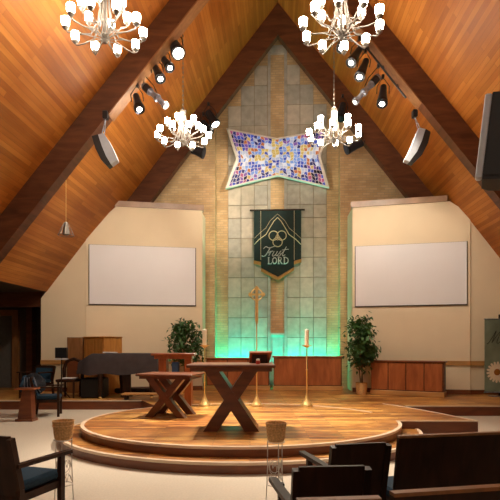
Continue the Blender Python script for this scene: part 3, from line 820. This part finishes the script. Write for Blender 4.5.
# ------------------------------------------------------------------ cross and candle stands
def stand_base(t, hp, rb=.13):
    MB().lathe([(rb, 0), (rb, .018), (rb*.80, .05), (rb*.50, .11), (rb*.24, .19), (.018, .26)], (0, 0, 0), 20).build('base', 'brass', t, smooth=True)
    MB().lathe([(.018, .26), (.015, .3), (.015, hp*.6), (.02, hp*.6+.01), (.02, hp*.6+.03), (.012, hp*.6+.04), (.012, hp)], (0, 0, 0), 10).build('pole', 'brass', t, smooth=True)
d = 10.5
t = thing('processional_cross', 'tall brass processional cross on a stand behind the altar table', 'cross', C((256.7-250)/500*d, d, TOPZ), TH)
stand_base(t, 1.72)
cz = 2.27
m = MB()
m.slabY([(-.018, 1.72), (.018, 1.72), (.034, 1.80), (.026, cz+.16), (.055, cz+.20), (0, cz+.26), (-.055, cz+.20), (-.026, cz+.16), (-.034, 1.80)], -.02, .02)
m.slabY([(-.15, cz+.02), (-.12, cz+.05), (.12, cz+.05), (.15, cz+.02), (.18, cz+.07), (.15, cz+.12), (.12, cz+.09), (-.12, cz+.09), (-.15, cz+.12), (-.18, cz+.07)], -.018, .018)
m.tube([(.12*math.cos(i*math.pi/12), 0, cz+.07+.12*math.sin(i*math.pi/12)) for i in range(25)], .014, 6)
m.build('cross_head', 'brass', t)
for px, lab, c0 in ((306.8, 'brass floor candlestick with white candle in front of the right centre credenza', 330), (204.6, 'brass floor candlestick with white candle left of the altar table', 328)):
    t = thing('floor_candlestick', lab, 'candlestick', C((px-250)/500*d, d, TOPZ), TH, 'brass floor candlesticks on the platform')
    stand_base(t, 1.24)
    MB().lathe([(.012, 1.22), (.03, 1.235), (.10, 1.265), (.105, 1.275), (.03, 1.272), (.03, 1.29)], (0, 0, 0), 18).build('drip_pan', 'brass', t, smooth=True)
    MB().lathe([(.044, 1.275), (.044, 1.60), (.03, 1.605), (.004, 1.61), (.004, 1.63)], (0, 0, 0), 14).build('candle', 'candle_wax', t, smooth=True)

# ------------------------------------------------------------------ baskets on wire stands
def basket_stand(px, d, ztop, label):
    c = C((px-250)/500*d, d, 0)
    t = thing('wire_plant_stand', label[0], 'plant stand', c, .3, 'thin wire stands holding baskets')
    m = MB(); R = .085; zb = ztop - .185
    for k in range(3):
        a = k*2*math.pi/3 + .5; c1, s1 = math.cos(a), math.sin(a)
        MB().tube([(R*c1, R*s1, zb), (R*c1, R*s1, .35), (R*1.2*c1, R*1.2*s1, 0)], .005, 5).build('leg', 'wire', t, smooth=True)
        sc_ = MB()
        a2 = a + 2*math.pi/3; p0 = Vector((R*c1, R*s1, 0)); p1 = Vector((R*math.cos(a2), R*math.sin(a2), 0))
        for zz in (.36, .22):
            for (f0, f1) in ((.02, .5), (.5, .98)):
                pts = [p0.lerp(p1, f0+(f1-f0)*i/8) + Vector((0, 0, zz + .07*math.sin(math.pi*i/8))) for i in range(9)]
                sc_.tube(pts, .003, 4)
        sc_.tube([p0.lerp(p1, .5 + .35*math.cos(i*math.pi/8)) + Vector((0, 0, .36+.06*math.sin(i*math.pi/8))) for i in range(17)], .003, 4)
        sc_.build('scrollwork', 'wire', t, smooth=True)
    for zz in (zb, .2):
        MB().tube([(R*math.cos(i*math.pi/10), R*math.sin(i*math.pi/10), zz) for i in range(21)], .005, 5).build('ring', 'wire', t, smooth=True)
    b = thing('offering_basket', label[1], 'basket', (c.x, c.y, zb+.004), 0, 'woven baskets on wire stands')
    pr = []
    for i in range(9):
        z = .178*i/8; r = .074 + .026*(i/8)**.6 + (.0018 if i % 2 else 0)
        pr.append((r, z))
    prof = pr + [(.094, .180), (.085, .10), (.066, .012)]
    MB().lathe(prof, (0, 0, 0), 24).build('woven_body', 'wicker', b, smooth=False)
    for zz in (.135, .178):
        MB().tube([(.1015*math.cos(i*math.pi/12), .1015*math.sin(i*math.pi/12), zz) for i in range(25)], .005, 6).build('rim', 'wicker_rim', b, smooth=True)
d1 = 4.85
basket_stand(63.3, d1, H - (420.5-345)/500*d1, ('wire stand beside the blue armchair at lower left', 'brown woven basket on the wire stand beside the blue armchair'))
basket_stand(276, d1, H - (422.5-345)/500*d1, ('wire stand in front of the platform steps at the centre', 'brown woven basket on the wire stand before the platform steps'))

# ------------------------------------------------------------------ plants
def plant(name, label, c, ztrunk, spread_, ztop, nleaf, seedv, pot_h, pot_r, lean=0):
    rnd = random.Random(seedv)
    t = thing(name, label, 'plant', c, 0)
    MB().lathe([(pot_r*.8, 0), (pot_r*.95, pot_h*.5), (pot_r, pot_h), (pot_r*1.08, pot_h), (pot_r*1.08, pot_h*.93), (pot_r*.9, pot_h*.93), (.02, pot_h*.9)][:4] + [(pot_r*.88, pot_h*.96), (pot_r*.85, pot_h*.85)], (0, 0, 0), 18).build('basket_pot', 'wicker', t)
    tr = MB()
    for k in range(3):
        a = k*2.1
        tr.tube([(.03*math.cos(a), .03*math.sin(a), pot_h*.8), (.05*math.cos(a+1)+lean*.3, .05*math.sin(a+1), (pot_h+ztrunk)/2+.1), (.12*math.cos(a)+lean, .12*math.sin(a), ztrunk+.35), (.25*math.cos(a)+lean, .2*math.sin(a), ztop-.35)], [.018, .016, .012, .005], 6)
    br = []
    for k in range(60):
        z = rnd.uniform(ztrunk, ztop); f = (z-ztrunk)/(ztop-ztrunk)
        R = spread_*(.45+.55*math.sin(math.pi*min(1, f*.85+.12)))
        a = rnd.uniform(0, 2*math.pi)
        p = Vector((lean*min(1, f*2)+R*math.cos(a)*rnd.uniform(.45, 1.05), R*math.sin(a)*rnd.uniform(.4, 1), z))
        br.append(p); tr.tube([(lean*f, 0, z-.25), tuple(p)], .004, 4)
    tr.build('trunk', 'stem', t, smooth=True)
    lf = MB()
    for k in range(nleaf):
        p = br[k % len(br)] + Vector((rnd.gauss(0, .085), rnd.gauss(0, .085), rnd.gauss(0, .09)))
        dv = Vector((rnd.uniform(-1, 1), rnd.uniform(-1, 1), rnd.uniform(-1.1, .3))).normalized()
        sd = dv.cross(Vector((rnd.uniform(-.5, .5), rnd.uniform(-.5, .5), 1))).normalized(); L = rnd.uniform(.10, .17); w = L*.27; up = sd.cross(dv)
        lf.add([p, p+dv*L*.4+sd*w, p+dv*L-up*L*.12, p+dv*L*.4-sd*w, p+dv*L*.45-up*.01], [(0, 1, 4), (1, 2, 4), (2, 3, 4), (3, 0, 4)])
    tag(lf.build('foliage', 'leaf', t, fix=False), kind='stuff')
pc = C((361.5-250)/500*13.45, 13.45, ZC)
plant('potted_tree', 'green potted fig tree in a basket beside the long right credenza', pc, .85, .37, 2.0, 1500, 5, .32, .16, -.03)
pl = C((186-250)/500*13.9, 13.9, ZC)
plant('potted_tree', 'green potted tree behind the tall lectern against the left wall panel', pl, .9, .46, 1.95, 1300, 8, .3, .16, 0)

# ------------------------------------------------------------------ poster stand at right edge
po = P(484.6, 392, 12.9); po.z = ZC
t = thing('poster_stand', 'green poster with a large white daisy on a stand at the right edge', 'poster', po, TH)
s = 500/12.9
W_, Hp = .80, 72/s
zb0 = (H + (345-391.5)/s) - ZC
MB().bx(0, W_, -.006, .006, zb0, zb0+Hp).build('poster', 'poster_green', t)
MB().bx(-.01, W_+.01, -.02, .02, zb0-.035, zb0, bev=.006).bx(-.01, W_+.01, -.02, .02, zb0+Hp, zb0+Hp+.025, bev=.006).build('rail', 'steel', t)
MB().bx(W_/2-.02, W_/2+.02, .02, .05, 0, zb0+Hp+.13).build('pole', 'dark_walnut', t)
MB().bx(W_/2-.25, W_/2+.25, -.1, .14, 0, .02, bev=.006).build('foot', 'steel', t)
m = MB(); cx, cz = .32, zb0 + .50
for k in range(18):
    a = k*2*math.pi/18 + .1; u = Vector((math.cos(a), 0, math.sin(a))); w = Vector((-u.z, 0, u.x)); R = .28
    c0 = Vector((cx, -.010, cz)) + Vector((0, -.0006*(k % 3), 0))
    m.add([c0+u*.05-w*.012, c0+u*.16-w*.036, c0+u*R*.93-w*.026, c0+u*R, c0+u*R*.93+w*.026, c0+u*.16+w*.036, c0+u*.05+w*.012], [(0, 1, 2, 3, 4, 5, 6)])
m.build('daisy_petals', 'petal', t, fix=False)
MB().lathe([(.085, 0), (.07, .008), (.02, .014)], (0, 0, 0), 18, T=Matrix.Translation((cx, -.012, cz)) @ Matrix.Rotation(math.pi/2, 4, 'X')).build('daisy_eye', 'daisy_eye', t)
strokes('script_lettering', [([(0, .05), (.1, .0), (.3, .5), (.45, 1.0), (.42, .5), (.38, .05)], 1), ([(.38, .05), (.6, .6), (.85, 1.0), (.78, .5), (.76, .1), (.9, .02), (1.05, .2)], 1),
    ([(1.3, .5), (1.1, .42), (1.05, .15), (1.2, 0), (1.4, .15), (1.42, .4), (1.3, .5)], 1)], .05, zb0+Hp-.62, .33, 'poster_ink', t, y=-.010, rad=.008, slant=.3)

# ------------------------------------------------------------------ front chairs
def make_chair(label, loc, rz, W=.54, seat_h=.46, back_h=.86, arms=(True, True), group='dark wooden chairs facing the platform', back_low=.40):
    """local: faces +Y, back at y=0"""
    t = thing('armchair', label, 'chair', loc, rz, group)
    w = W/2; D = .52
    MB().bx(-w+.03, w-.03, .04, D, seat_h-.09, seat_h, bev=.03).build('seat', 'blue_fabric', t, smooth=True)
    MB().bx(-w+.02, w-.02, .03, D-.02, seat_h-.15, seat_h-.09).build('seat_frame', 'dark_walnut', t)
    MB().add([(-w+.035, .02, back_low), (w-.035, .02, back_low), (w-.035, -.075, back_h), (-w+.035, -.075, back_h),
              (-w+.035, .05, back_low), (w-.035, .05, back_low), (w-.035, -.045, back_h), (-w+.035, -.045, back_h)],
             [(0, 1, 2, 3), (4, 7, 6, 5), (0, 4, 5, 1), (1, 5, 6, 2), (2, 6, 7, 3), (3, 7, 4, 0)]).build('backrest', 'dark_walnut', t)
    MB().add([(-w+.06, .052, back_low+.05), (w-.06, .052, back_low+.05), (w-.06, -.035, back_h-.06), (-w+.06, -.035, back_h-.06),
              (-w+.06, .075, back_low+.05), (w-.06, .075, back_low+.05), (w-.06, -.01, back_h-.06), (-w+.06, -.01, back_h-.06)],
             [(0, 1, 2, 3), (4, 7, 6, 5), (0, 4, 5, 1), (1, 5, 6, 2), (2, 6, 7, 3), (3, 7, 4, 0)]).build('back_cushion', 'blue_fabric', t)
    for s_ in (-1, 1):
        MB().bar((s_*(w-.018), -.02+.0, 0), (s_*(w-.018), .035, seat_h-.05), .04, .05, up=(0, 1, 0)).bar((s_*(w-.018), .035, seat_h-.05), (s_*(w-.018), -.065, back_h-.015), .04, .05, up=(0, 1, 0)).build('leg', 'dark_walnut', t)
        MB().bx(s_*(w-.018)-.02, s_*(w-.018)+.02, D-.05, D, 0, .632 if arms[(s_+1)//2] else seat_h-.10).build('leg', 'dark_walnut', t)
        if arms[(s_+1)//2]:
            MB().bar((s_*(w-.01), -.02, .64), (s_*(w+.03), D+.03, .645), .055, .03).build('armrest', 'dark_walnut', t)
    return t
def cam_loc(px, d): return C((px-250)/500*d, d, 0)
# left chair: its back toward us, facing right
make_chair('dark wooden armchair with blue seat at lower left beside the wire stand', C(-2.0, 3.84, 0), TH-math.radians(18), W=.56, back_h=.87, seat_h=.50)
make_chair('dark wooden armchair with its arm nearest the central wire stand', cam_loc(329, 2.85), TH+math.radians(5), W=.44, back_h=.875, arms=(True, False))
make_chair('dark chair with back half hidden, behind the nearer central armchair', cam_loc(357.5, 3.72), TH+.2, W=.46, back_h=.83, arms=(True, False))
def make_pew(label, loc, rz, W, back_h, seat=True):
    t = thing('pew', label, 'pew', loc, rz, 'dark wooden pews at lower right')
    w = W/2
    MB().bx(-w+.03, w-.03, .04, .5, .37, .45, bev=.02).build('seat', 'blue_fabric', t)
    MB().add([(-w, .02, .36), (w, .02, .36), (w, -.07, back_h), (-w, -.07, back_h), (-w, .055, .36), (w, .055, .36), (w, -.03, back_h), (-w, -.03, back_h)],
             [(0, 1, 2, 3), (4, 7, 6, 5), (0, 4, 5, 1), (1, 5, 6, 2), (2, 6, 7, 3), (3, 7, 4, 0)]).build('backrest', 'dark_walnut', t)
    MB().bar((-w, -.052, back_h+.008), (w, -.052, back_h+.008), .05, .018).build('lit_top_edge', 'door_wood', t)  # lighter wood puts the light along the back's top edge into the colour
    for s_ in (-1, 1):
        MB().bx(s_*(w-.03)-.025, s_*(w-.03)+.025, .0, .50, 0, .37).build('leg', 'dark_walnut', t)
    return t
make_pew('wide dark pew back at the right edge, behind the front row', C(1.94, 3.86, 0), TH+.2, 1.78, .875)
make_pew('pew closest to the bottom right corner, only its lit top edge visible', C(1.60, 2.55, 0), TH+.2, 1.95, .855)
make_pew('narrow pew at the bottom edge beneath the central armchair back', C(.395, 2.30, 0), TH+.1, .38, .845)

# ------------------------------------------------------------------ left group on the chancel
# blue armchair with coat
c = G(40, 416, 0)
make_chair('dark wooden armchair with blue seat and coats on it at far left', c + Vector((-.1, .0, 0)), TH-math.radians(75), W=.55, back_h=.86, group='chairs around the piano')
sd = G(26.5, 421, 0)
t = thing('side_table', 'small reddish wooden slab-sided table beside the coat-covered chair', 'table', sd, TH)
MB().bx(-.21, .20, -.12, .20, .64, .67, bev=.008).build('tabletop', 'cherry_top', t)
MB().slabY([(-.17, 0), (.13, 0), (.10, .64), (-.07, .64)], -.05, .15).build('pedestal', 'riser_wood', t)
MB().bx(-.19, .16, -.10, .18, 0, .05).build('foot', 'riser_wood', t)
# coats
rnd = random.Random(3)
def coat(name, mat, c, sx, sy, sz, label, pale=False):
    t = thing(name, label, 'coat', c, 0)
    m = MB(); n, k = 18, 10; vs = []; fs = []
    for j in range(k+1):
        v = math.pi*j/k
        for i in range(n):
            u = 2*math.pi*i/n; r = 1 + .16*math.sin(5*u+j) + .10*math.sin(3*v+2*u)
            vs.append((sx*r*math.sin(v)*math.cos(u), sy*r*math.sin(v)*math.sin(u), sz*(math.cos(v)+1)*(.9+.15*math.sin(u*2))))
    for j in range(k):
        for i in range(n):
            fs.append((j*n+i, j*n+(i+1) % n, (j+1)*n+(i+1) % n, (j+1)*n+i))
    m.add(vs, fs).build('fabric', mat, t, smooth=True)
    if pale:
        q = MB()
        for i in range(5):
            a = -.3 + .15*i
            q.tube([(a*sx*1.5, -sy*1.05, sz*1.7), (a*sx*2+.05, -sy*1.25, sz*.9), (a*sx*2.4+.1, -sy*1.1, sz*.3)], .014, 5)
        q.build('scarf_strands', 'coat_pale', t, smooth=True)
coat('coat', 'coat_black', c + Vector((-.15, .05, .46)), .22, .22, .23, 'black coat with pale scarf strands heaped on the far left armchair', True)
coat('coat', 'blue_fabric', c + Vector((-.33, .02, .47)), .10, .16, .20, 'dark blue jacket beside the black coat on the far left armchair')
# second dark chairs on the chancel
make_chair('dark blue-backed chair on the chancel behind the coat-covered armchair', P(44, 390, 12.9)*Vector((1, 1, 0)) + Vector((0, 0, ZC)), TH+math.radians(160), W=.62, back_h=.80, group='chairs around the piano')
# music stand with black box
d = 12.4
t = thing('music_stand', 'black music stand with box-shaped desk lit on top', 'music stand', C((61.5-250)/500*d, d, ZC), TH)
zm = H + (345-358)/500*d - ZC
MB().bx(-.14, .14, -.06, .06, zm, zm+.26, bev=.01).build('desk', 'black_metal', t)
MB().bx(-.12, .16, -.12, .02, zm-.035, zm-.012).build('shelf', 'speaker_grey', t)
MB().tube([(0, 0, .2), (0, 0, zm)], .014, 8).build('pole', 'black_metal', t, smooth=True)
for k in range(3):
    a = k*2.094+.5; MB().tube([(0, 0, .25), (.2*math.cos(a), .2*math.sin(a), 0.012)], .012, 6).build('leg', 'black_metal', t)
# round-backed wooden chair
c = C((70-250)/500*12.75, 12.7, ZC)
t = thing('round_back_chair', 'dark wooden chair with rounded back beside the music stand', 'chair', c, TH+math.radians(175), 'chairs around the piano')
MB().bx(-.25, .25, -.24, .24, .40, .47, bev=.02).build('seat', 'dark_walnut', t)
pts = [(-.24, -.22, .47), (-.25, -.24, .72), (-.19, -.26, .90), (0, -.27, .97), (.19, -.26, .90), (.25, -.24, .72), (.24, -.22, .47)]
MB().tube(pts, .045, 8).build('back_hoop', 'dark_walnut', t, smooth=True)
m = MB().slabY([(-.15, .47), (.15, .47), (.17, .75), (.10, .92), (-.10, .92), (-.17, .75)], -.262, -.235)
m.build('back_panel', 'riser_wood', t)
for sx in (-1, 1):
    for sy in (-1, 1): MB().lathe([(.02, 0), (.028, .2), (.024, .4)], (sx*.2, sy*.19, 0), 8).build('leg', 'dark_walnut', t, smooth=True)
tag(MB().bx(-.19, .17, -.12, .12, 0, .03, bev=.008).build('sheet_music', 'paper', loc=c + Vector((.03, 0, .475)), rz=TH+.1), 'white stack of sheet music on the round-backed chair seat', 'papers')

# grand piano under a cover
d = 12.85
t = thing('grand_piano', 'grand piano draped in a dark brown cover on the left of the chancel', 'piano', C((121-250)/500*d, d, ZC), TH)
ztop = 1.09; zbot = .60
out = [(-.98, -.45), (-.70, -.62), (-.20, -.60), (.35, -.55), (.98, -.50), (1.02, .1), (.6, .45), (-.2, .62), (-.9, .6), (-1.02, .2)]
m = MB(); n = len(out); N = 60
def outp(f):
    f = (f % 1)*n; i = int(f); a = Vector(out[i]); b = Vector(out[(i+1) % n]); return a.lerp(b, f-i)
rings = [(ztop+.03, .93, 0), (ztop+.02, .975, 0), (ztop-.02, 1.0, .0), (ztop-.2, 1.02, .012), (zbot+.1, 1.03, .012), (zbot, 1.03, .018)]
vs = []; fs = []
for (z, sc_, wv) in rings:
    for i in range(N):
        p = outp(i/N); q = Vector((p.x*sc_, p.y*sc_*.85))
        w = wv*math.sin(i*1.9); q = q*(1+w)
        left = max(0, min(1, (-p.x-.62)/.4))
        zz = z + (zbot-.02-z)*0 - (left*.22 if z > ztop-.3 else 0) + .02*math.sin(i*.7)*(wv > .015) + (.13 if (z < .75 and p.x < -.75) else 0)*0
        vs.append((q.x, q.y, zz))
for r in range(len(rings)-1):
    for i in range(N):
        j = (i+1) % N; fs.append((r*N+i, r*N+j, (r+1)*N+j, (r+1)*N+i))
fs.append(list(range(N)))
m.add(vs, fs).build('cover', 'cover_cloth', t, smooth=True)
MB().prism([(x*.95, y*.8) for x, y in out], .66, .95).build('case', 'black_metal', t)
for (x, y) in ((-.40, -.45), (.85, -.35), (-.1, .45)):
    l = MB().lathe([(.035, .05), (.04, .1), (.06, .4), (.07, .66)], (x, y, 0), 10).build('leg', 'dark_walnut', t, smooth=True)
    MB().lathe([(.03, 0), (.04, .025), (.03, .05)], (x, y, 0), 8).build('caster', 'brass', l, smooth=True)
MB().bx(.12, .32, -.3, -.24, .04, .66).bx(.08, .36, -.34, -.2, .04, .08).build('pedal_lyre', 'dark_walnut', t)
tag(MB().bx(-.18, .18, -.13, .13, 0, .02).build('sheet_music', 'paper', loc=C((110-250)/500*d, d, ZC+ztop+.04), rz=TH+.3), 'white sheet of paper lying on the covered piano', 'papers')
# black box under the keyboard end
tag(MB().bx(-.25, .32, -.25, .25, 0, .50, bev=.03).build('bass_speaker', 'speaker_black', loc=C((93-250)/500*12.7, 12.75, ZC), rz=TH), 'black speaker box on the floor under the left end of the piano', 'loudspeaker')
# low bench items under the piano
t = thing('wooden_step', 'low tan wooden step on the chancel edge right of the piano', 'step', C((146-250)/500*11.9, 12.19, ZC), TH)
MB().bx(-.62, .42, -.16, .16, .12, .16, bev=.008).build('tread', 'rail_wood', t)
for x in (-.56, .34): MB().bx(x, x+.05, -.14, .14, 0, .12).build('support', 'dark_walnut', t)
t = thing('keyboard_case', 'long flat brown instrument case lying under the piano', 'case', C((137-250)/500*13.4, 13.9, ZC), TH)
MB().bx(-.7, .75, -.15, .15, 0, .14, bev=.03).build('shell', 'dark_walnut', t)
MB().bx(-.1, .12, -.175, -.15, .05, .09).build('handle', 'black_metal', t)

# organ cabinet: tall oak case turned corner-on, and a lower case beside it
d = 14.0
c = C((104-250)/500*13.5, 13.5, ZC)
t = thing('organ_cabinet', 'tall golden oak cabinet turned corner-on behind the piano', 'cabinet', c, TH-math.radians(35))
hc = H + (345-336.5)/500*13.7 - ZC
MB().bx(-.85, .0, .0, .62, 0, hc-.03).build('body', 'oak_cabinet', t)
c2 = MB().bx(-.87, .03, -.03, .62, hc-.03, hc, bev=.008).build('top', 'oak_cabinet', t)
MB().bx(-.83, -.435, -.015, 0, .08, hc-.08, bev=.004).build('door', 'oak_cabinet', t)
MB().bx(-.425, -.03, -.015, 0, .08, hc-.08, bev=.004).build('door', 'oak_cabinet', t)
t2 = thing('wooden_cabinet', 'reddish brown cabinet left of the tall golden oak cabinet', 'cabinet', C((76.5-250)/500*14.0, 13.85, ZC), TH)
MB().bx(-.21, .20, 0, .32, 0, hc-.02).build('body', 'door_wood', t2)
MB().bx(-.20, .19, -.015, 0, .95, hc-.05, bev=.004).build('door', 'door_wood', t2)
MB().bx(-.20, .19, -.015, 0, .06, .92, bev=.004).build('door', 'door_wood', t2)

# ------------------------------------------------------------------ added fill: unseen drum lamps behind the camera, lighting the walls frontally
for (x, y) in ((-2.6, 1.5), (2.6, 1.5), (-2.6, -2.5), (2.6, -2.5)):
    z = ceil_z(x) - .6
    t = thing('added_fill_lamp', 'added white drum fill lamp, unseen behind the viewer', 'lamp', (x, y, z), 0, 'added fill lamps behind the viewer')
    MB().lathe([(.36, 0), (.40, .0), (.40, .22), (.36, .22)], (0, 0, 0), 20).build('drum', 'nickel', t, smooth=True)
    MB().lathe([(.35, -.02), (.35, -.005)], (0, 0, 0), 20).build('diffuser', 'fill_glow', t)
    MB().tube([(0, 0, .22), (0, 0, .6)], .01, 6).build('stem', 'nickel', t)
w = bpy.data.worlds.new('World'); sc.world = w; w.use_nodes = True
w.node_tree.nodes['Background'].inputs[0].default_value = (.05, .045, .04, 1); w.node_tree.nodes['Background'].inputs[1].default_value = .3

# ------------------------------------------------------------------ camera
cd = bpy.data.cameras.new('camera'); cam = bpy.data.objects.new('camera', cd); COL.objects.link(cam); sc.camera = cam
cd.sensor_width = 36; cd.lens = 36.0; cd.shift_y = .19; cd.clip_start = .05; cd.clip_end = 100
cam.location = (0, 0, H); cam.rotation_euler = (math.radians(90), 0, TH)
sc.view_settings.view_transform = 'Standard'; sc.view_settings.look = 'None'; sc.view_settings.gamma = 1
sc.view_settings.use_curve_mapping = False; sc.view_settings.exposure = 0.6
